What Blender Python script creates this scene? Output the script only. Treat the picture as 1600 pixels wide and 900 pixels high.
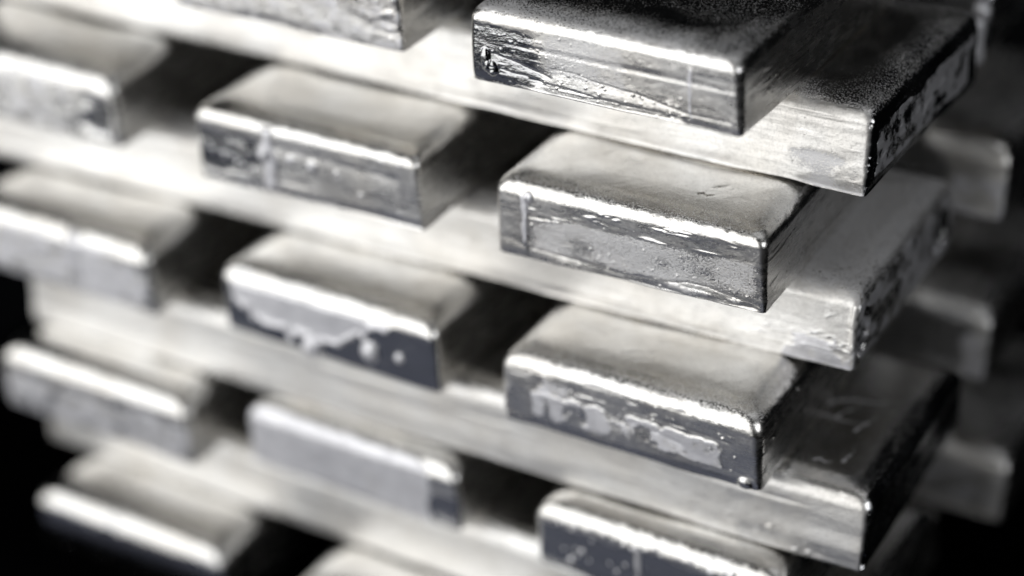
import bpy, math
import numpy as np
from mathutils import Matrix, Vector

for o in list(bpy.data.objects):
    bpy.data.objects.remove(o, do_unlink=True)
sc = bpy.context.scene
U = 0.03                                   # one ingot thickness, metres

# ------------------------------------------------------------------ camera
cam_d = bpy.data.cameras.new('camera')
cam = bpy.data.objects.new('camera', cam_d)
sc.collection.objects.link(cam)
sc.camera = cam
CX, CY, CZ = 5.758, -17.284, 9.190
YAW, PIT, ROL = math.radians(31.989), math.radians(30.847), math.radians(-2.646)
d = np.array([-math.sin(YAW)*math.cos(PIT), math.cos(YAW)*math.cos(PIT), -math.sin(PIT)])
rt = np.array([math.cos(YAW), math.sin(YAW), 0.0])
up = np.cross(rt, d)
r2 = rt*math.cos(ROL) + up*math.sin(ROL)
u2 = -rt*math.sin(ROL) + up*math.cos(ROL)
m = Matrix(((r2[0], u2[0], -d[0], CX*U), (r2[1], u2[1], -d[1], CY*U), (r2[2], u2[2], -d[2], CZ*U), (0, 0, 0, 1)))
cam.matrix_world = m
cam_d.sensor_width = 36
cam_d.lens = 3173.3/1600*36
cam_d.clip_start = 0.01
cam_d.clip_end = 50
cam_d.dof.use_dof = True
cam_d.dof.focus_distance = 21.15*U
cam_d.dof.aperture_fstop = 2.4

# ------------------------------------------------------------------ world, lamps, exposure
w = bpy.data.worlds.new('World'); sc.world = w
w.use_nodes = True
bg = w.node_tree.nodes['Background']
bg.inputs[0].default_value = (0.55, 0.6, 0.7, 1); bg.inputs[1].default_value = 0.002

def lamp(name, loc, target, sx, sy, radiance, col):
    l = bpy.data.lights.new(name, 'AREA'); l.shape = 'RECTANGLE'
    l.size = sx*U; l.size_y = sy*U
    l.energy = radiance*math.pi*sx*sy*U*U          # radiance of the lamp face
    l.color = col
    o = bpy.data.objects.new(name, l); sc.collection.objects.link(o)
    o.location = Vector(loc)*U
    o.rotation_euler = (Vector(target)-Vector(loc)).to_track_quat('-Z', 'Y').to_euler()
    return o
lamp('front_area_light', (-26, -33, 17), (-4, 0, 17), 56, 62, 1.95, (1.0, 0.995, 0.982))  # large softbox-like front lamp sized for the reflections, not an actual window
lamp('low_bounce_fill', (-15, -17, -20), (-15, -16.9, 0), 44, 22, 0.13, (0.74, 0.79, 1.0))  # added fill lamp standing in for the reflection of a pale floor
lamp('side_light', (26, -14, 13), (0, 2, -3), 17, 18, 3.2, (0.97, 0.98, 1.0))
lamp('overhead_fill', (4, 4, 34), (0, 2, 0), 20, 20, .6, (0.97, 0.98, 1.0))  # added fill lamp, brightens the frosted tops from above

vs = sc.view_settings
vs.view_transform = 'Standard'; vs.look = 'None'; vs.gamma = 1; vs.exposure = 0.15
sc.render.engine = 'CYCLES'
cy = sc.cycles
cy.max_bounces = 8; cy.glossy_bounces = 6; cy.diffuse_bounces = 3
cy.use_denoising = True
cy.sample_clamp_indirect = 4

# ------------------------------------------------------------------ numpy noise
def _hash(ix, iy, iz, seed):
    with np.errstate(over='ignore'):
        h = (ix.astype(np.uint32)*np.uint32(374761393) + iy.astype(np.uint32)*np.uint32(668265263)
             + iz.astype(np.uint32)*np.uint32(2147483647 & 1274126177) + np.uint32(seed*1013 + 7))
        h = (h ^ (h >> np.uint32(13)))*np.uint32(1274126177)
        h = h ^ (h >> np.uint32(16))
    return (h & np.uint32(0xffffff)).astype(np.float64)/0xffffff
def vnoise(x, y, z, seed=0):
    x, y, z = np.broadcast_arrays(np.asarray(x, float), np.asarray(y, float), np.asarray(z, float))
    ix = np.floor(x).astype(np.int64); iy = np.floor(y).astype(np.int64); iz = np.floor(z).astype(np.int64)
    fx, fy, fz = x-ix, y-iy, z-iz
    fx = fx*fx*(3-2*fx); fy = fy*fy*(3-2*fy); fz = fz*fz*(3-2*fz)
    r = 0
    for a in (0, 1):
        for b in (0, 1):
            for c in (0, 1):
                wgt = (fx if a else 1-fx)*(fy if b else 1-fy)*(fz if c else 1-fz)
                r = r + wgt*_hash(ix+a, iy+b, iz+c, seed)
    return r*2-1
def fbm(x, y, z, seed=0, octv=3):
    r = 0; amp = 1; tot = 0
    for k in range(octv):
        r = r + amp*vnoise(x*2**k, y*2**k, z*2**k, seed+k*17); tot += amp; amp *= .5
    return r/tot
def ss(a, b, x):
    t = np.clip((x-a)/(b-a), 0, 1)
    return t*t*(3-2*t)

# ------------------------------------------------------------------ material
def make_metal():
    mt = bpy.data.materials.new('cast_metal'); mt.use_nodes = True
    nt = mt.node_tree; N = nt.nodes; L = nt.links
    for n in list(N): N.remove(n)
    def nd(t, **k):
        n = N.new(t)
        for a, b in k.items(): setattr(n, a, b)
        return n
    def val(x):
        return x
    def math_(op, a, b=None, c=None, clamp=False):
        n = nd('ShaderNodeMath', operation=op); n.use_clamp = clamp
        for i, v in enumerate((a, b, c)):
            if v is None: continue
            if isinstance(v, (int, float)): n.inputs[i].default_value = v
            else: L.new(v, n.inputs[i])
        return n.outputs[0]
    def noise(vec, scale, detail=2, rough=.5, dist=0):
        n = nd('ShaderNodeTexNoise'); L.new(vec, n.inputs['Vector'])
        n.inputs['Scale'].default_value = scale; n.inputs['Detail'].default_value = detail
        n.inputs['Roughness'].default_value = rough; n.inputs['Distortion'].default_value = dist
        return n.outputs[0]
    def ramp(v, a, b, lo=0., hi=1.):
        n = nd('ShaderNodeMapRange'); n.clamp = True; n.interpolation_type = 'SMOOTHSTEP'
        L.new(v, n.inputs[0]); n.inputs[1].default_value = a; n.inputs[2].default_value = b
        n.inputs[3].default_value = lo; n.inputs[4].default_value = hi
        return n.outputs[0]
    def mix(f, a, b):
        n = nd('ShaderNodeMix', data_type='RGBA')
        if isinstance(f, float): n.inputs[0].default_value = f
        else: L.new(f, n.inputs[0])
        for i, v in ((6, a), (7, b)):
            if isinstance(v, tuple): n.inputs[i].default_value = (*v, 1)
            else: L.new(v, n.inputs[i])
        return n.outputs[2]
    def mixf(f, a, b):
        n = nd('ShaderNodeMix', data_type='FLOAT')
        L.new(f, n.inputs[0])
        for i, v in ((2, a), (3, b)):
            if isinstance(v, float): n.inputs[i].default_value = v
            else: L.new(v, n.inputs[i])
        return n.outputs[0]
    tc = nd('ShaderNodeTexCoord'); oi = nd('ShaderNodeObjectInfo')
    sx = nd('ShaderNodeVectorMath', operation='SCALE'); L.new(tc.outputs['Object'], sx.inputs[0]); sx.inputs['Scale'].default_value = 1/U
    off = nd('ShaderNodeVectorMath', operation='ADD'); L.new(sx.outputs[0], off.inputs[0])
    cb = nd('ShaderNodeCombineXYZ')
    r37 = math_('MULTIPLY', oi.outputs['Random'], 37.0); r71 = math_('MULTIPLY', oi.outputs['Random'], 71.0)
    L.new(r37, cb.inputs[0]); L.new(r71, cb.inputs[1]); L.new(cb.outputs[0], off.inputs[1])
    P = off.outputs[0]
    mp = nd('ShaderNodeMapping'); L.new(P, mp.inputs[0]); mp.inputs['Scale'].default_value = (1, 1, 9)
    PS = mp.outputs[0]                                      # streaks that run level round the sides
    at = nd('ShaderNodeAttribute', attribute_name='wear'); sp = nd('ShaderNodeSeparateColor'); L.new(at.outputs['Color'], sp.inputs[0])
    ox, dk, fr = sp.outputs[0], sp.outputs[1], sp.outputs[2]
    geo = nd('ShaderNodeNewGeometry')
    n_big = noise(P, 1.1, 3, .55, .3)
    n_mid = noise(P, 5.5, 4, .6, .4)
    n_fine = noise(P, 38, 3, .65)
    n_grain = noise(P, 60, 2, .7)
    n_str = noise(PS, 2.2, 4, .6)
    # oxide edge broken up by grain
    oxm = ramp(math_('ADD', ox, math_('MULTIPLY', math_('SUBTRACT', n_fine, .5), .5)), .38, .6)
    frm = math_('MULTIPLY', ramp(math_('ADD', n_grain, math_('MULTIPLY', fr, .30)), .60, .78), ramp(fr, .02, .2))
    frm = math_('MAXIMUM', frm, math_('MULTIPLY', ramp(math_('ADD', n_fine, math_('MULTIPLY', fr, .30)), .68, .86), ramp(fr, .02, .2)))
    col = mix(ramp(n_big, .35, .7), (.87, .865, .85), (.77, .75, .715))
    col = mix(math_('MULTIPLY', ramp(n_mid, .5, .75), .16), col, (.58, .565, .54))
    col = mix(ramp(n_str, .45, .75, 0, .16), col, (.55, .545, .53))
    col = mix(ramp(n_fine, .42, .72, 0, .42), col, (.42, .41, .40))
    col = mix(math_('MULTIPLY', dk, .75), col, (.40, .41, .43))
    rough = ramp(n_mid, .3, .75, .19, .26)
    rough = math_('ADD', rough, ramp(n_str, .4, .75, 0, .12))
    rough = math_('SUBTRACT', rough, math_('MULTIPLY', dk, .17), None, True)
    rough = math_('ADD', rough, math_('MULTIPLY', at.outputs['Alpha'], .22))
    rough = math_('MAXIMUM', rough, .07)
    rough = mixf(frm, rough, .55)
    col = mix(math_('MULTIPLY', frm, .8), col, (.74, .74, .76))
    col = mix(oxm, col, mix(ramp(n_mid, .35, .7), (.88, .88, .91), (.73, .73, .76)))
    rough = mixf(oxm, rough, .5)
    metl = mixf(oxm, mixf(frm, 1.0, .5), .8)
    bs = nd('ShaderNodeBsdfPrincipled')
    L.new(col, bs.inputs['Base Color']); L.new(rough, bs.inputs['Roughness']); L.new(metl, bs.inputs['Metallic'])
    # relief
    h = math_('MULTIPLY', n_mid, .07)
    h = math_('ADD', h, math_('MULTIPLY', n_fine, .045))
    h = math_('ADD', h, math_('MULTIPLY', n_str, .025))
    h = math_('ADD', h, math_('MULTIPLY', math_('MULTIPLY', n_grain, frm), .05))
    h = math_('ADD', h, math_('MULTIPLY', oxm, .05))
    vo = nd('ShaderNodeTexVoronoi', feature='F1'); L.new(P, vo.inputs['Vector']); vo.inputs['Scale'].default_value = 6.5
    vo.inputs['Randomness'].default_value = 1
    pit = ramp(vo.outputs['Distance'], .05, .11, 1, 0)
    h = math_('SUBTRACT', h, math_('MULTIPLY', pit, .05))
    bp = nd('ShaderNodeBump'); bp.inputs['Strength'].default_value = .55; bp.inputs['Distance'].default_value = .10*U
    L.new(h, bp.inputs['Height']); L.new(bp.outputs[0], bs.inputs['Normal'])
    out = nd('ShaderNodeOutputMaterial'); L.new(bs.outputs[0], out.inputs[0])
    return mt
METAL = make_metal()

# ------------------------------------------------------------------ ingot builder
W, LN = 3.19, 11.9

def samples_1d(length, fine, coarse, d0, d1):
    """positions 0..length: spacing fine inside [d0,d1], coarse outside"""
    xs = [0.0]
    while xs[-1] < length:
        x = xs[-1]
        inside = d0 <= x <= d1
        xs.append(x + (fine if inside else min(coarse, max(fine, (d0-x) if x < d0 else coarse))))
    xs = np.array(xs); return xs*(length/xs[-1])/length      # fractions

def build_ingot(kind, seed, q, feats=None, L=LN, dr_end=-1.2, dr_long=None, rt_=.14, R2=1.2, zs_=1.0):
    """kind 'end': long axis +Y, end face to the front; 'cross': long axis X, long face to the front.
    local origin: front right bottom corner.  q = level of detail (finest spacing)"""
    if dr_long is None: dr_long = .8 if kind == "end" else 6.5
    A, B = (W, L) if kind == 'end' else (L, W)
    tx = math.tan(math.radians(dr_long if kind == 'end' else dr_end))     # draft of the +-X faces
    ty = math.tan(math.radians(dr_end if kind == 'end' else dr_long))     # draft of the +-Y faces
    if kind == 'end':
        fA = samples_1d(A, q, q, 0, A); fB = samples_1d(B, q*2, .35, 0, 3.6)
    else:
        fA = 1-samples_1d(A, q*1.5, .3, 0, 10.5)[::-1]; fB = samples_1d(B, q*1.3, q*1.3, 0, B)
    fAb = np.linspace(0, 1, 30); fBl = np.linspace(0, 1, 30)
    nc = max(4, int(.2/q/1.5)+3)
    # ---- profile: (z, inset level, radius, kind) from bottom centre up to the top centre
    P1 = math.radians(75); s1_, c1_ = math.sin(P1), math.cos(P1)
    z0_ = 1-rt_*s1_-R2*(1-s1_); t1_ = rt_*(1-c1_); t2_ = t1_+R2*c1_; RC = .30
    zs = np.arange(0.035, z0_, q*1.0)
    prof = []          # (z, t, rc, phi, cap)  cap = fraction towards the medial line
    for k in (1.0, .5, .12): prof.append((0.0, .035, .06, -math.pi/2, k))
    for a in (0, 30, 60): prof.append((.035*(1-math.sin(math.radians(a))), .035*(1-math.cos(math.radians(a)))*-1+.035*0, .06, -math.radians(90-a) if False else -math.radians(a), 0))
    prof = prof[:3]
    for a in (90, 60, 30): prof.append((.03*(1-math.sin(math.radians(a))), .03*(1-math.cos(math.radians(a))), .06, -math.radians(a), 0))
    for z in zs: prof.append((z, 0, .06+.05*z, 0, 0))
    na = max(6, int(rt_*1.3/q*1.2)); n2 = max(6, int(R2*.45/q*.7)); rc0 = .06+.05*z0_
    for k in range(na+1):                                    # tight arc at the upper edge
        a = k/na*P1
        prof.append((z0_+rt_*math.sin(a), rt_*(1-math.cos(a)), rc0+(.15-rc0)*(k/na), a, 0))
    for k in range(1, n2+1):                                 # then a shallow crown
        a = P1+(math.pi/2-P1)*k/n2
        prof.append((z0_+rt_*s1_+R2*(math.sin(a)-s1_), t1_+R2*(c1_-math.cos(a)), .15+(RC-.15)*k/n2, a, 0))
    ncap = max(8, int(1.0/(q*1.6)))
    for k in range(1, ncap+1): prof.append((1.0, t2_, RC, math.pi/2, k/ncap))
    prof = np.array(prof); M = len(prof)
    rows = []
    hx, hy = A/2, B/2
    for z, t, rc, phi, cap in prof:
        ax, ay = hx-t-z*tx, hy-t-z*ty
        pts = []
        th = np.linspace(0, math.pi/2, nc+1)
        def side(p0, p1, f): return p0[None]+(p1-p0)[None]*f[:, None]
        C = np.array
        # front side: from left to right at y=-ay
        pts.append(side(C([-ax+rc, -ay]), C([ax-rc, -ay]), fA[:-1]))
        pts.append(np.stack([ax-rc+rc*np.sin(th[:-1]), -ay+rc-rc*np.cos(th[:-1])], 1))
        pts.append(side(C([ax, -ay+rc]), C([ax, ay-rc]), fB[:-1]))
        pts.append(np.stack([ax-rc+rc*np.cos(th[:-1]), ay-rc+rc*np.sin(th[:-1])], 1))
        pts.append(side(C([ax-rc, ay]), C([-ax+rc, ay]), fAb[:-1]))
        pts.append(np.stack([-ax+rc-rc*np.sin(th[:-1]), ay-rc+rc*np.cos(th[:-1])], 1))
        pts.append(side(C([-ax, ay-rc]), C([-ax, -ay+rc]), fBl[:-1]))
        pts.append(np.stack([-ax+rc-rc*np.cos(th[:-1]), -ay+rc-rc*np.sin(th[:-1])], 1))
        p = np.concatenate(pts)
        if cap > 0:
            if kind == 'end': med = np.stack([np.zeros(len(p)), np.clip(p[:, 1], -ay+ax, ay-ax)], 1)
            else: med = np.stack([np.clip(p[:, 0], -ax+ay, ax-ay), np.zeros(len(p))], 1)
            e = cap**1.25 if phi > 0 else cap
            p = p+(med-p)*e*.999
        rows.append(p)
    nrm = []
    o = np.ones
    nrm += [(0, -1)]*(len(fA)-1)
    nrm += [(math.sin(t), -math.cos(t)) for t in th[:-1]]
    nrm += [(1, 0)]*(len(fB)-1)
    nrm += [(math.cos(t), math.sin(t)) for t in th[:-1]]
    nrm += [(0, 1)]*(len(fAb)-1)
    nrm += [(-math.sin(t), math.cos(t)) for t in th[:-1]]
    nrm += [(-1, 0)]*(len(fBl)-1)
    nrm += [(-math.cos(t), -math.sin(t)) for t in th[:-1]]
    nrm = np.array(nrm); n = len(nrm)
    X = np.stack([r[:, 0] for r in rows]); Y = np.stack([r[:, 1] for r in rows])
    Z = np.repeat(prof[:, 0:1], n, 1); PH = np.repeat(prof[:, 3:4], n, 1)
    NX = nrm[None, :, 0]*np.cos(PH); NY = nrm[None, :, 1]*np.cos(PH); NZ = np.sin(PH)
    X = X-hx; Y = Y+hy                                           # origin to the front right corner
    # ---- general unevenness of a casting
    cap = np.repeat(prof[:, 4:5], n, 1)*(PH > 0)
    sd = seed*3.71
    D = .035*fbm(X*.35+sd, Y*.35, Z*.5, seed, 2)+.007*fbm(X*.9, Y*.9+sd, Z*1.6, seed+5, 2)+.0015*fbm(X*4, Y*4, Z*7+sd, seed+9, 2)
    # top: a slightly proud rim and a sunk middle
    tt = np.repeat(prof[:, 1:2], n, 1)
    dist_in = np.where(PH > P1+1e-4, tt-t1_, 0)+cap*(min(A, B)/2-t2_)
    D = D+np.where(PH > 1.2, -.012*ss(.10, .42, dist_in)-.02*ss(.2, 1.3, dist_in)+.004*np.exp(-((dist_in-.12)/.08)**2), 0)
    side_w = np.cos(PH)
    # faint level flow lines on every side
    fl = vnoise((X+Y)*.55+sd, Z*9, 0*X, seed+31)
    D = D-.006*side_w*ss(.55, .9, fl)
    D = D+(.013-.009*(kind == 'end')*ss(.5, .9, -NY))*side_w*fbm((X+Y)*.25, Z*3.2+sd, 0*X, seed+35, 2)
    # ragged lower edge
    lowz = ss(.16, .0, Z)*side_w
    D = D-.012*lowz*(1+fbm(X*1.7, Y*1.7, 0*X, seed+40, 3))
    Zr = Z+ .03*ss(.12, .0, Z)*(Z < .2)*np.clip(fbm(X*1.1, Y*1.1, 0*X+sd, seed+43, 3)+.15, 0, 1)
    wf = np.clip(-NY, 0, 1)**1; wr = np.clip(NX, 0, 1); wt = np.clip(NZ, 0, 1)
    OX = np.zeros_like(X); DK = np.zeros_like(X); FR = np.zeros_like(X)
    if feats:
        ctx = dict(X=X, Y=Y, Z=Z, S=X+A, wf=ss(.25, .8, wf), wr=ss(.25, .8, wr), wt=wt, PH=PH, dist_in=dist_in, seed=seed, A=A, B=B)
        for f in feats:
            r = f(ctx)
            D = D+r.get('D', 0); OX = np.maximum(OX, r.get('ox', 0)); DK = np.maximum(DK, r.get('dk', 0)); FR = np.maximum(FR, r.get('fr', 0))
    SAT = (1.0 if kind == 'cross' else .22)*ss(.5, .9, np.abs(NY))-.3*ss(.8, 1., NZ)
    rim = np.exp(-((PH-.75)/.6)**2)*(cap == 0)
    D = D+rim*(.005*fbm((X+Y)*7, Z*9, X*2+sd, seed+60, 3)+.0025*vnoise((X-Y)*22, Z*25, X*0, seed+61))
    DK = np.maximum(DK, .65*(PH > 1.2)*np.exp(-((dist_in-.05-.04*fbm((X+Y)*1.5, X*0, X*0+sd, seed+62, 2))/.045)**2)*ss(-.3, .3, fbm((X+Y)*2.2, X*0, Y*0, seed+63, 3)))  # broken dark line behind the rim: a dark reflection put into the mask
    # light random tarnish everywhere
    DK = np.maximum(DK, .12*ss(.25, .6, fbm(X*.8+sd, Y*.8, Z*1.5, seed+71, 3)))
    FR = np.maximum(FR, .12*ss(-.1, .6, fbm(X*1.2, Y*1.2+sd, Z*1.2, seed+83, 3)))
    X = X+NX*D; Y = Y+NY*D; Zr = Zr+NZ*D*(PH > -.1)
    Zr = Zr*zs_
    V = np.stack([X, Y, Zr], 2).reshape(-1, 3)*U
    i = np.arange(M-1)[:, None]; j = np.arange(n)[None]; j2 = (j+1) % n
    F = np.stack([i*n+j, i*n+j2, (i+1)*n+j2, (i+1)*n+j], 2).reshape(-1, 4)
    me = bpy.data.meshes.new('ingot')
    me.vertices.add(len(V)); me.vertices.foreach_set('co', V.astype(np.float32).ravel())
    me.loops.add(len(F)*4); me.loops.foreach_set('vertex_index', F.astype(np.int32).ravel())
    me.polygons.add(len(F)); me.polygons.foreach_set('loop_start', (np.arange(len(F))*4).astype(np.int32))
    me.polygons.foreach_set('use_smooth', np.ones(len(F), bool))
    me.update(calc_edges=True); me.validate()
    ca = me.color_attributes.new('wear', 'FLOAT_COLOR', 'POINT')
    cc = np.stack([np.clip(OX, 0, 1)+0*D, np.clip(DK, 0, 1)+0*D, np.clip(FR, 0, 1)+0*D, SAT], 2).reshape(-1, 4)
    ca.data.foreach_set('color', cc.astype(np.float32).ravel())
    me.materials.append(METAL)
    return me

# ------------------------------------------------------------------ marks on the castings
def curve(pts, S, wob=.012, seed=0):
    xs, zs = zip(*pts)
    return np.interp(S, xs, zs)+wob*fbm(S*4, 0*S, 0*S, seed, 3)
def lap(pts, face='wf', depth=.022, step=.004, wid=.011, wob=.02):
    """a cold lap: the metal below the wavy line lies a little deeper, with a groove along the line"""
    def f(c):
        S = c['S'] if face == 'wf' else c['Y']
        s0, s1 = pts[0][0], pts[-1][0]
        cz = curve(pts, S, wob, c['seed']+int(100*pts[0][1]))
        inr = ss(s0-.02, s0+.12, S)*ss(s1+.02, s1-.08, S)
        g = np.exp(-((c['Z']-cz)/wid)**2)
        up_ = np.exp(-((c['Z']-cz-wid*2)/(wid*1.3))**2)
        st = ss(.02, -.02, c['Z']-cz)*ss(-.25, -.02, c['Z']-cz+0*cz)
        return {'D': c[face]*inr*(-depth*.75*ss(.009, -.009, c['Z']-cz)*np.exp(np.minimum(c['Z']-cz, 0)/.16)-.15*depth*g)}
    return f
def seam(s0, z0, z1, w0=.03, h=.02, face='wf', taper=True, ox=.6, lean=0):
    """a run of metal down the face"""
    def f(c):
        S = c['S'] if face == 'wf' else c['Y']
        t = np.clip((c['Z']-z0)/(z1-z0), 0, 1)
        wd = w0*(.45+.55*t if taper else 1)*(1+.3*vnoise(c['Z']*14, 0*S, 0*S, c['seed']))
        x = (S-s0-lean*(1-t)-.02*vnoise(c['Z']*5, 0*S, 0*S, c['seed']+3))/wd
        r = np.exp(-x**4)*ss(z0-.03, z0+.03, c['Z'])*ss(z1+.04, z1-.02, c['Z'])*c[face]
        return {'D': h*r, 'ox': ox*ss(.3, .7, r)}
    return f
def beads(n, s0, s1, z0, z1, r0, r1, face='wf', seed=1, h=1.0, ox=0.):
    rng = np.random.default_rng(seed)
    bs = [(rng.uniform(s0, s1), rng.uniform(z0, z1), rng.uniform(0, 1)**2*(r1-r0)+r0) for _ in range(n)]
    def f(c):
        S = c['S'] if face == 'wf' else (c['Y'] if face == 'wr' else c['S'])
        V = c['Z'] if face != 'wt' else c['Y']
        D = np.zeros_like(S); O = np.zeros_like(S)
        for s, z, r in bs:
            e = 1-((S-s)**2+(V-z)**2)/(r*r)
            k = e > 0
            D[k] = np.maximum(D[k], np.sqrt(e[k])*r*.7*h)
        return {'D': D*c[face], 'ox': ox*(D > 0)*c[face]}
    return f
def bead(s, z, r, face='wf', h=.7, ox=0., el=1.0):
    def f(c):
        S = c['S'] if face == 'wf' else c['Y']
        e = 1-(((S-s)/r)**2+((c['Z']-z)/(r*el))**2)
        D = np.sqrt(np.clip(e, 0, 1))*r*h*c[face]
        return {'D': D, 'ox': ox*(e > 0)*c[face]}
    return f
def blotch(s0, s1, z0, z1, ch='ox', face='wf', fs=3., thr=-.1, seed=1, h=.006, edge=.12, amt=1., sz=1.5, soft=.17):
    def f(c):
        S = c['S'] if face == 'wf' else (c['Y'] if face == 'wr' else c['S'])
        V = c['Z'] if face != 'wt' else c['Y']
        box = ss(s0-edge, s0+edge, S)*ss(s1+edge, s1-edge, S)*ss(z0-edge*.6, z0+edge*.6, V)*ss(z1+edge*.6, z1-edge*.6, V)
        nz = fbm(S*fs, V*fs*sz, 0*S, seed, 4)
        so = soft if ch == 'ox' else .45
        mk = ss(thr-so, thr+so, nz-(1-box)*1.4)*c[face]
        if ch == 'ox': amt_ = amt*(.72+.45*fbm(S*7, V*7, 0*S, seed+5, 3))
        else: amt_ = amt
        return {ch: mk*amt_, 'D': h*mk}
    return f
def drips(pts, z0, z1, face='wf', n=9, seed=1, h=.012, amt=1., ztop=1.1, base=.5):
    """oxide film that hangs down from the upper edge in lobes"""
    rng = np.random.default_rng(seed)
    s0, s1 = pts
    cs = np.sort(rng.uniform(s0, s1, n)); ls = rng.uniform(0, 1, n); ws = rng.uniform(.06, .17, n)
    def f(c):
        S = c['S'] if face == 'wf' else c['Y']
        low = np.full_like(S, z0+(z1-z0)*base)
        for cc, l, wd in zip(cs, ls, ws):
            e = np.clip(1-((S-cc)/wd)**2, 0, 1)
            low = np.where(e > 0, np.minimum(low, z1-(z1-z0)*(base+(1-base)*(.3+.7*l))*e**.4), low)
        low = low+.04*fbm(S*5, c['Z']*5, 0*S, seed, 3)
        low = low+.45*ss(s1-.9, s1, S)+.35*ss(s0+.5, s0, S)
        inr = ss(s0-.1, s0+.05, S)*ss(s1+.1, s1-.05, S)*ss(ztop+.02, ztop-.04+.05*fbm(S*3, 0*S, 0*S, seed+4, 2), c['Z'])
        mk = ss(low-.015, low+.015, c['Z'])*inr*c[face]*(c['Z'] < ztop)
        rim = np.exp(-((c['Z']-low-.03)/.03)**2)*inr*c[face]
        return {'ox': mk*amt, 'D': h*mk+h*.8*rim}
    return f
def wrinkles(s0, s1, z0, z1, seed=1, h=.014, fx=1.2, fz=16, face='wf', thr=.25, ox=.5):
    def f(c):
        S = c['S'] if face == 'wf' else c['Y']
        zz = c['Z']+.03*fbm(S*1.2, 0*S, 0*S, seed+3, 2)
        nz = np.abs(fbm(S*fx, zz*fz, 0*S, seed, 3))
        ridge = ss(.10, .0, nz)
        box = ss(s0-.1, s0+.1, S)*ss(s1+.1, s1-.1, S)*ss(z0-.03, z0+.03, c['Z'])*ss(z1+.03, z1-.03, c['Z'])
        gate = ss(thr-.15, thr+.15, fbm(S*1.6+9, zz*6, 0*S, seed+7, 2)+.3)
        r = ridge*box*gate*c[face]
        return {'D': .5*h*r, 'ox': ox*ss(.5, .9, r)}
    return f
def frost_edge(amt=.9, lo=.6, hi=.9, front=True):
    """fine crystals along the rounded upper edge, fading over the top face"""
    def f(c):
        e = ss(.35, 1.0, c['PH'])*ss(.6, .0, c['dist_in'])
        e2 = ss(1.0, .0, c['dist_in'])*(c['PH'] > 1)*.4
        g = ss(1.9, .1, c['Y']) if front else 1
        n_ = .6+.5*fbm(c['X']*2, c['Y']*2, c['Z']*2, c['seed']+50, 3)
        return {'fr': amt*np.clip(np.maximum(e, e2)*n_*g, 0, 1)}
    return f
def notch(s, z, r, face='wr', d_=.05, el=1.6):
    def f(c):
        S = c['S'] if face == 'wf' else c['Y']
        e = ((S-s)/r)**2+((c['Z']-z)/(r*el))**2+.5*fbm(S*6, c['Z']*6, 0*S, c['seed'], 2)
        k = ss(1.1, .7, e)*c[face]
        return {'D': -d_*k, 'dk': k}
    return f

def scratch(lst, wd=.012, amt=1., h=-.006):
    def f(c):
        m_ = np.zeros_like(c['X'])
        for x0, y0, x1, y1 in lst:
            dx, dy = x1-x0, y1-y0; l2 = dx*dx+dy*dy
            t = np.clip(((c['X']-x0)*dx+(c['Y']-y0)*dy)/l2, 0, 1)
            dd = np.hypot(c['X']-x0-t*dx, c['Y']-y0-t*dy-.02*np.sin(t*9+x0))
            m_ = np.maximum(m_, np.exp(-(dd/wd)**2)*(1-.5*t))
        m_ = m_*c['wt']
        return {'ox': amt*m_, 'D': h*m_}
    return f
F = {}
F['A1'] = [blotch(-1, 4, -1, 4, ch='fr', face='wt', fs=1.5, thr=-.2, seed=96, amt=.22, h=0),lap([(.95, .36), (1.27, .36), (1.6, .31), (2.05, .27), (2.6, .17), (3.12, .17)], depth=.03, wob=.012),
           lap([(.7, .16), (1.2, .14), (1.7, .10), (2.2, .10), (2.55, .07)], depth=.028, wob=.012),
           lap([(.2, .42), (.6, .34), (1.0, .24)], depth=.022), lap([(.2, .25), (.9, .16)], depth=.02),
           blotch(-.1, .85, .0, .78, ch='dk', thr=-.45, seed=4, h=-.004, amt=1., edge=.16), bead(.20, .30, .06, el=2.6, h=.6),
           bead(.27, .2, .07, el=1.5, h=.5), seam(2.62, .1, .72, w0=.028, h=.003, taper=True, ox=.7),
           beads(70, .9, 2.6, .02, .4, .006, .02, seed=3), beads(60, .1, 1.4, .3, .75, .005, .016, seed=9),
           wrinkles(.2, 1.6, .05, .4, seed=6, h=.010, ox=0), blotch(.9, 1.9, .25, .8, ch='fr', thr=-.3, seed=8, amt=.6, h=0),
           frost_edge(1.0), wrinkles(.2, 3.0, .3, .7, seed=16, h=.016, face='wr', fx=.8, ox=.3), beads(40, .1, 2.5, .1, .7, .006, .02, face='wr', seed=33)]
F['C1'] = [scratch([(-2.3, .9, -2.25, 1.0), (-.9, .7, -.8, .78), (-1.0, .5, -.86, .5)], wd=.015, amt=0, h=-.02),seam(.37, .22, .80, w0=.06, h=.009, ox=.85), seam(.41, .02, .8, w0=.012, h=-.012, ox=0, taper=False), lap([(.36, .19), (.9, .15), (1.5, .10), (2.0, .13), (2.3, .20), (2.5, .18), (2.85, .13), (3.1, .07)], depth=.03, wob=.018),
           lap([(.0, .24), (.18, .24), (.36, .17)], depth=.018),
           wrinkles(.4, 3.0, .52, .80, seed=11, h=.020, ox=.75), wrinkles(.5, 2.0, .2, .4, seed=14, h=.010, ox=.3),
           blotch(1.9, 2.9, .02, .14, ch='fr', thr=-.3, seed=5, amt=1, h=.012), beads(60, .3, 3.0, .05, .5, .005, .016, seed=13),
           blotch(.4, 3.1, .15, .6, ch='fr', thr=-.3, seed=25, amt=.7, h=0, fs=2),
           bead(.42, .80, .06, h=.4, ox=.6), frost_edge(.4), wrinkles(.1, 3.0, .1, .8, seed=17, h=.012, face='wr', fx=.7, ox=0)]
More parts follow.
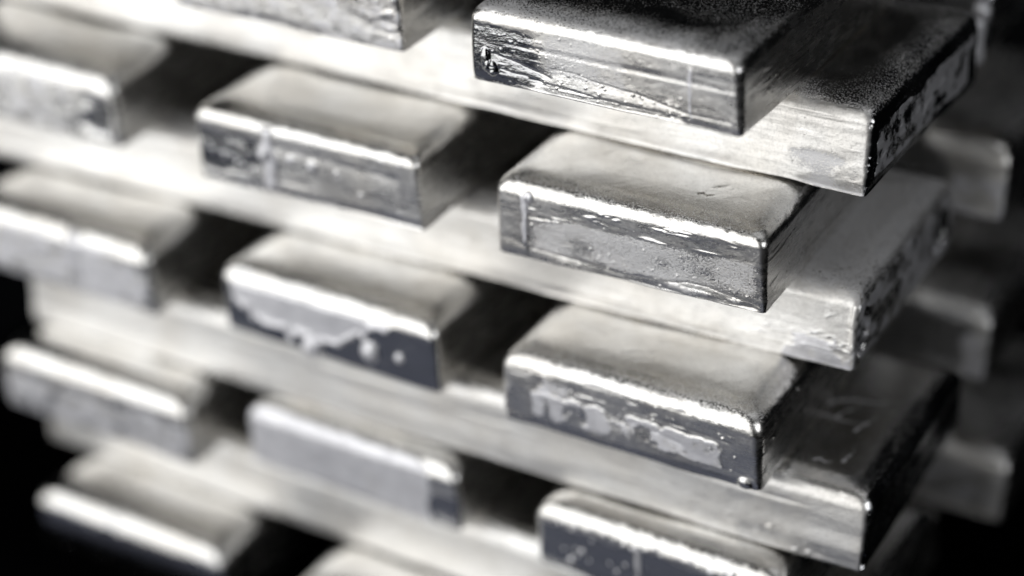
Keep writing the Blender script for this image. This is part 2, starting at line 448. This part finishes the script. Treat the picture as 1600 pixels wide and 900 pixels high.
F['E1'] = [scratch([(-1.9, .5, -1.55, .62), (-1.7, .42, -1.5, .5)]), scratch([(-2.6, .8, -2.2, .7), (-.8, .5, -.95, .9)], amt=.5),blotch(.35, 3.0, .16, .56, seed=21, fs=4.2, thr=-.05, h=.008, sz=.7), blotch(.0, 1.0, .35, .8, seed=23, fs=3.0, thr=.05, h=.006, sz=2.0, amt=.75),
           lap([(1.1, .60), (1.4, .50), (1.9, .44), (2.3, .36)], depth=.03), lap([(.2, .72), (1.0, .68), (2.0, .62), (2.9, .58)], depth=.014, wob=.01),
           blotch(-.1, 3.2, -.1, .13, ch='dk', thr=-.6, seed=22, amt=.55, h=-.006), wrinkles(.1, 2.9, .55, .85, seed=24, h=.012, ox=.5),
           frost_edge(.5), beads(30, .1, 3, .1, .8, .006, .02, seed=26), wrinkles(.0, 3.0, .1, .8, seed=27, h=.016, face='wr', fx=.9, ox=.2),
           beads(50, .1, 3, .1, .8, .01, .03, face='wr', seed=28), bead(3.02, .08, .09, h=.5)]
F['C0'] = [blotch(.05, 1.0, .12, .66, ch='dk', thr=-.35, seed=31, h=-.01, amt=1.), seam(1.08, .05, .85, w0=.09, h=.03, ox=1., taper=False),
           bead(1.02, .55, .11, ox=1), bead(1.68, .50, .06, ox=1), bead(1.38, .52, .045, ox=1), wrinkles(.1, 1.0, .1, .6, seed=32, h=.02, ox=.8), beads(14, .2, 3, .15, .85, .01, .03, seed=34, ox=1),
           lap([(.1, .72), (1.5, .66), (2.9, .60)], depth=.02)]
F['E0'] = [drips((.2, 2.5), .05, .74, seed=6, n=13, h=.03, base=.3, ztop=.78), bead(2.2, .30, .12, ox=1, el=1.1), bead(2.62, .33, .06, ox=1), bead(1.35, .12, .15, ox=1),
           blotch(-.1, 3.3, -.1, .7, ch='dk', thr=-.9, seed=42, h=0, amt=1.)]
F['G0'] = [blotch(-.2, 2.75, -.1, .88, thr=-.9, seed=51, h=.01, amt=1.2), blotch(2.6, 3.3, -.2, .5, ch='dk', thr=-.6, seed=52, h=-.01, amt=.9)]
F['G1'] = [blotch(-.2, 3.3, -.2, .66, ch='dk', thr=-.9, seed=61, h=-.004, amt=.8), beads(45, .1, 3, .66, .8, .012, .035, seed=62, ox=.8), seam(1.35, .1, .75, w0=.05, h=.02), beads(10, .2, 1.2, .2, .6, .02, .04, seed=63, ox=1)]
F['C-1'] = [blotch(2.72, 3.05, .12, .62, ch='dk', thr=-.8, seed=71, h=-.03, amt=1., edge=.08), blotch(.8, 2.5, .0, .8, thr=-.5, seed=72, amt=.6), seam(1.15, .2, .95, w0=.10, h=.06, ox=.8), frost_edge(.5)]
F['E-1'] = [seam(1.95, .0, .9, w0=.08, h=.03, ox=.7), blotch(.0, 3.1, .0, .8, thr=-.5, seed=75, amt=.8)]
F['G-1'] = [blotch(-.2, 3.3, -.1, .6, thr=-.6, seed=77, amt=.7)]
F['I-1'] = [blotch(-.2, 3.3, -.1, .7, ch='dk', thr=-.9, seed=78, amt=1.)]
F['A0'] = [blotch(-.2, 3.3, -.1, 1.0, thr=-.7, seed=79, amt=.55), wrinkles(2.7, 3.2, .0, .9, seed=80, h=.03, fx=6, fz=6, ox=.6)]
LX = LN
LX = 12.5
F['B1'] = [blotch(LX-.95, LX+.1, -.05, .42, ch='fr', thr=-.1, seed=81, amt=1, h=-.012), blotch(LX-.9, LX-.2, .2, .5, thr=.05, seed=184, fs=3.5, amt=.6, h=.006),
           blotch(.12, 3.15, .14, .76, face='wr', thr=-.18, seed=12, fs=2.0, sz=1.6, h=.015, amt=.8), wrinkles(.05, 3.0, .05, .8, seed=85, h=.03, face='wr', fx=1.6, fz=5, ox=.3), blotch(-.1, 3.3, -.1, .9, ch='dk', face='wr', thr=-1., seed=83, amt=.9, h=0),
           frost_edge(.6, front=False), notch(0.02, .80, .09, d_=.04, el=.5), wrinkles(LX-5, LX-.1, .1, .85, seed=84, h=.007, fx=.5, ox=.3)]
F['D1'] = [blotch(LX-3, LX+.2, -.2, 3.4, ch='fr', face='wt', fs=1.5, thr=-.5, seed=97, amt=.8, h=0),notch(.26, .42, .17, d_=.05, el=1.9), notch(2.6, .45, .3, d_=.04, el=.9), blotch(.0, 3.2, -.1, .85, face='wr', thr=-.5, seed=91, amt=.75, h=.006, fs=1.6),
           blotch(LX-.9, LX+.3, -.1, .35, thr=-.2, seed=92, amt=.9, h=.008), frost_edge(1., front=False), wrinkles(LX-1.2, LX, .1, .85, seed=94, h=.014, fx=2.5, fz=7, ox=.6),
           wrinkles(.0, 3.0, .1, .9, seed=95, h=.012, face='wr', fx=.9, ox=0), seam(LX-.04, .25, .8, w0=.05, h=.03, ox=0)]
LX = LN
F['F1'] = [scratch([(-1.0, 1.7, -.35, 1.9), (-.9, 1.35, -.7, 1.8), (-1.3, 1.3, -.5, 1.35), (-.6, 1.2, -.45, 1.6), (-1.5, .9, -1.3, 1.0), (-.5, .6, -.45, .9), (-.8, .5, -.6, .52)], wd=.03, amt=.9),blotch(LX-3, LX+.2, -.2, 3.4, ch='fr', face='wt', fs=1.2, thr=-.1, seed=98, amt=.12, h=0),blotch(LX-1.5, LX+.1, -.05, .25, ch='dk', thr=-.4, seed=101, amt=.6, h=-.006), blotch(.0, 3.2, -.1, .9, ch='dk', face='wr', thr=-.9, seed=102, amt=1., h=0),
           wrinkles(.0, 3.0, .05, .95, seed=103, h=.022, face='wr', fx=1.4, fz=6, ox=.25), blotch(LX-1.9, LX-.9, 1.0, 2.0, face='wt', fs=2.5, thr=.12, seed=104, amt=.8),
           beads(26, LX-2, LX-.5, .05, .3, .01, .03, seed=105), notch(.02, .15, .08, d_=.03)]
F['D2'] = [blotch(LX-4, LX+.2, -.3, 3.4, ch='fr', face='wt', fs=1., thr=-.1, seed=201, amt=.4, h=0),blotch(LX-.8, LX+.2, -.1, .55, thr=-.3, seed=108, amt=.9, h=.01), notch(LX-1.2, .5, .5, face='wf', d_=.02, el=.6), wrinkles(LX-1.5, LX, .0, .8, seed=107, h=.04, fx=4, fz=5, ox=.5)]  # top frost added to look lit; the front notch paints in a dark reflection
F['B2'] = [blotch(-.1, LX+.2, -.2, 1., ch='dk', thr=-.9, seed=120, amt=1, h=0)]
F['F2'] = [blotch(LX-4, LX+.2, -.3, 3.4, ch='fr', face='wt', fs=1., thr=-.1, seed=202, amt=.4, h=0),blotch(LX-.35, LX+.1, -.1, .6, thr=-.5, seed=110, amt=.8), blotch(-.1, LX-.3, -.2, .8, ch='dk', thr=-.9, seed=121, amt=.9, h=0)]  # frost on the top is added so that it looks lit

F['H2'] = [blotch(LX-4, LX+.2, -.3, 3.4, ch='fr', face='wt', fs=1., thr=-.1, seed=203, amt=.45, h=0), blotch(LX-1.6, LX+.2, -.1, .7, thr=-.4, seed=205, amt=.6)]  # pale top frost added in place of light falling there
# ------------------------------------------------------------------ the pile
#  key: (x of right edge, y of front, yaw deg, detail, dz)
BARS = {
 'A0': (-6.006, -.453, 0.0, .028), 'A1': (-1.808, -.73, -.8, .0105), 'A-1': (-10.3, -.6, .4, .06),
 'C-1': (-10.176, -.682, 0, .035), 'C0': (-5.664, -.813, .3, .02), 'C1': (-1.502, -.701, 1.6, .0105),
 'E-1': (-9.572, -1.17, 0, .035), 'E0': (-5.439, -1.033, -1.2, .022), 'E1': (-1.362, -1.065, .6, .0115),
 'G-1': (-9.08, -1.42, -.6, .04), 'G0': (-5.303, -1.002, -.8, .03), 'G1': (-1.02, -1.061, 0, .02),
 'I-1': (-8.563, -1.72, 0, .045), 'I0': (-4.33, -1.757, 0, .05), 'I1': None,
 'B1': (-.901, .396, -1.0, .013), 'D1': (-.825, .137, 1.2, .013), 'F1': (-.303, -.657, .7, .016), 'H1': (-.45, -.76, 0, .03),
 'B2': (-.988, 4.322, 0, .03), 'D2': (-.529, 4.052, 0, .035), 'F2': (-.41, 3.548, 0, .035), 'H2': (0, 3.457, 0, .04),
}
LABEL = {
 'A0': 'matte white-grey ingot cut by the upper edge, left of the black-topped ingot',
 'A1': 'black-topped ingot end with frosted rim and thin wavy lap lines, highest in sharp focus',
 'A-1': 'blurred ingot at the extreme upper left corner above the long bright bar',
 'C-1': 'blurred pale ingot end at far upper left with a small black patch',
 'C0': 'ingot end with dark mirror patch and white run on the left of its face',
 'C1': 'sharp ingot end with cream top, wrinkled face and a seam near its left edge',
 'E-1': 'blurred ingot end on the left edge with a vertical run across its pale face',
 'E0': 'ingot end with white lobes dripping down its dark blurred face',
 'E1': 'sharp ingot end with chalky splashes across its lower face and rippled dark side',
 'G-1': 'blurred silvery ingot end jutting out beside the black background at lower left',
 'G0': 'blurred ingot end with a flat lavender matte face and dark lower right corner',
 'G1': 'ingot end at the bottom edge with beaded rim over a dark bluish mirror face',
 'I-1': 'blurred ingot end lowest at the left with dark blue face, over the black background',
 'I0': 'blurred pale ingot top at the bottom edge between two dark gaps',
 'B1': 'long ingot lying crosswise directly under the black-topped ingot, its dark right end with grey drips',
 'D1': 'long bright crosswise ingot with a dark dent beside its right corner, second from the top',
 'F1': 'long crosswise ingot with a scratched brown-grey top at right, third from the top',
 'H1': 'lowest long crosswise ingot seen in gaps under the lavender-faced ingot',
 'B2': 'blurred crosswise ingot at top right corner with a solidified drip hanging from its end',
 'D2': 'blurred crosswise ingot end at right with ragged pale face below the hanging drip',
 'F2': 'blurred crosswise ingot end at far right with bright rim over a dark face',
 'H2': 'blurred crosswise ingot end lowest at right against black, bluish grey face',
}
# rounding of the upper edge and of the crown behind it, bar by bar
RT = {'A1': (.18, 1.3, .91), 'B1': (.18, 1.2, 1), 'C1': (.155, 1.7, 1), 'D1': (.20, 1.7, 1), 'E1': (.21, 1.6, 1), 'F1': (.19, 1.7, 1), 'C0': (.16, 1.7, 1), 'E0': (.21, 2.0, 1), 'A0': (.12, .8, 1)}
zi = 'ABCDEFGHIJ'
objs = {}
for n_, (key, v) in enumerate(BARS.items()):
    if v is None: continue                                    # out of sight, not built
    x, y, yaw, q = v[:4]
    kind = 'end' if key[0] in 'ACEGI' else 'cross'
    me = build_ingot(kind, n_*7+3, q, F.get(key), 12.5 if key in ('B1', 'D1') else LN, **dict(zip(('rt_', 'R2', 'zs_'), RT.get(key, (.24, 1.9, 1)))))
    o = bpy.data.objects.new('metal_ingot', me); sc.collection.objects.link(o)
    o.location = (x*U, y*U, -zi.index(key[0])*U)
    o.rotation_euler = (0, 0, math.radians(yaw))
    o['label'] = LABEL[key]; o['category'] = 'ingot'
    o['group'] = 'ingots laid end-on in the pile' if kind == 'end' else 'ingots laid crosswise in the pile'
    objs[key] = o

# ------------------------------------------------------------------ solidified drips on the far ingot at the top right
def drip_mesh(prof, seed):
    nn = 20; vs_, fs_ = [], []
    rng = np.random.default_rng(seed)
    for k, (z, r) in enumerate(prof):
        for j in range(nn):
            a = 2*math.pi*j/nn; rr = r*(1+.07*math.sin(2*a+seed+k*.5)+.04*math.sin(5*a+k))
            vs_.append((rr*math.cos(a)*U, rr*.8*math.sin(a)*U, z*U))
    for k in range(len(prof)-1):
        for j in range(nn):
            fs_.append((k*nn+j, k*nn+(j+1) % nn, (k+1)*nn+(j+1) % nn, (k+1)*nn+j))
    me = bpy.data.meshes.new('solidified_drip'); me.from_pydata(vs_, [], fs_)
    me.polygons.foreach_set('use_smooth', [True]*len(fs_)); me.materials.append(METAL)
    ca = me.color_attributes.new('wear', 'FLOAT_COLOR', 'POINT')
    ca.data.foreach_set('color', [.8, 0, .3, 1]*len(vs_))
    return me
def blob(r, el): return [(-r*el*math.cos(t), max(.001, r*math.sin(t))) for t in np.linspace(0, math.pi, 12)]
hang = [(-.12, .001), (-.11, .05), (-.07, .085), (0, .10), (.1, .085), (.25, .08), (.38, .09), (.46, .07), (.5, .001)]
for prof, loc in ((hang, (-.10, -.05, .02)), (blob(.125, 1.0), (-.08, -.05, .58)), (blob(.10, 1.2), (-.13, -.04, .86))):
    o = bpy.data.objects.new('solidified_drip', drip_mesh(prof, int(loc[2]*100)))
    sc.collection.objects.link(o); o.parent = objs['B2']; o.location = Vector(loc)*U

# ------------------------------------------------------------------ black floor under the pile
mt = bpy.data.materials.new('black_cloth'); mt.use_nodes = True
b = mt.node_tree.nodes['Principled BSDF']; nz = mt.node_tree.nodes.new('ShaderNodeTexNoise'); nz.inputs['Scale'].default_value = 900
cr = mt.node_tree.nodes.new('ShaderNodeValToRGB'); cr.color_ramp.elements[0].color = (.0004, .0004, .0005, 1); cr.color_ramp.elements[1].color = (.0012, .0012, .0013, 1)
mt.node_tree.links.new(nz.outputs[0], cr.inputs[0]); mt.node_tree.links.new(cr.outputs[0], b.inputs['Base Color'])
b.inputs['Roughness'].default_value = 1; b.inputs['Specular IOR Level'].default_value = 0
me = bpy.data.meshes.new('black_plinth')
x0, x1, y0, y1, z0, z1 = -16*U, 3*U, -2.2*U, 14*U, -20*U, -8*U
me.from_pydata([(x, y, z) for z in (z0, z1) for y in (y0, y1) for x in (x0, x1)], [], [(4, 5, 7, 6), (0, 1, 5, 4), (1, 3, 7, 5), (3, 2, 6, 7), (2, 0, 4, 6)])
me.materials.append(mt)
fo = bpy.data.objects.new('black_plinth', me); sc.collection.objects.link(fo); fo['kind'] = 'structure'
fo.location = (0, 0, -.01*U)
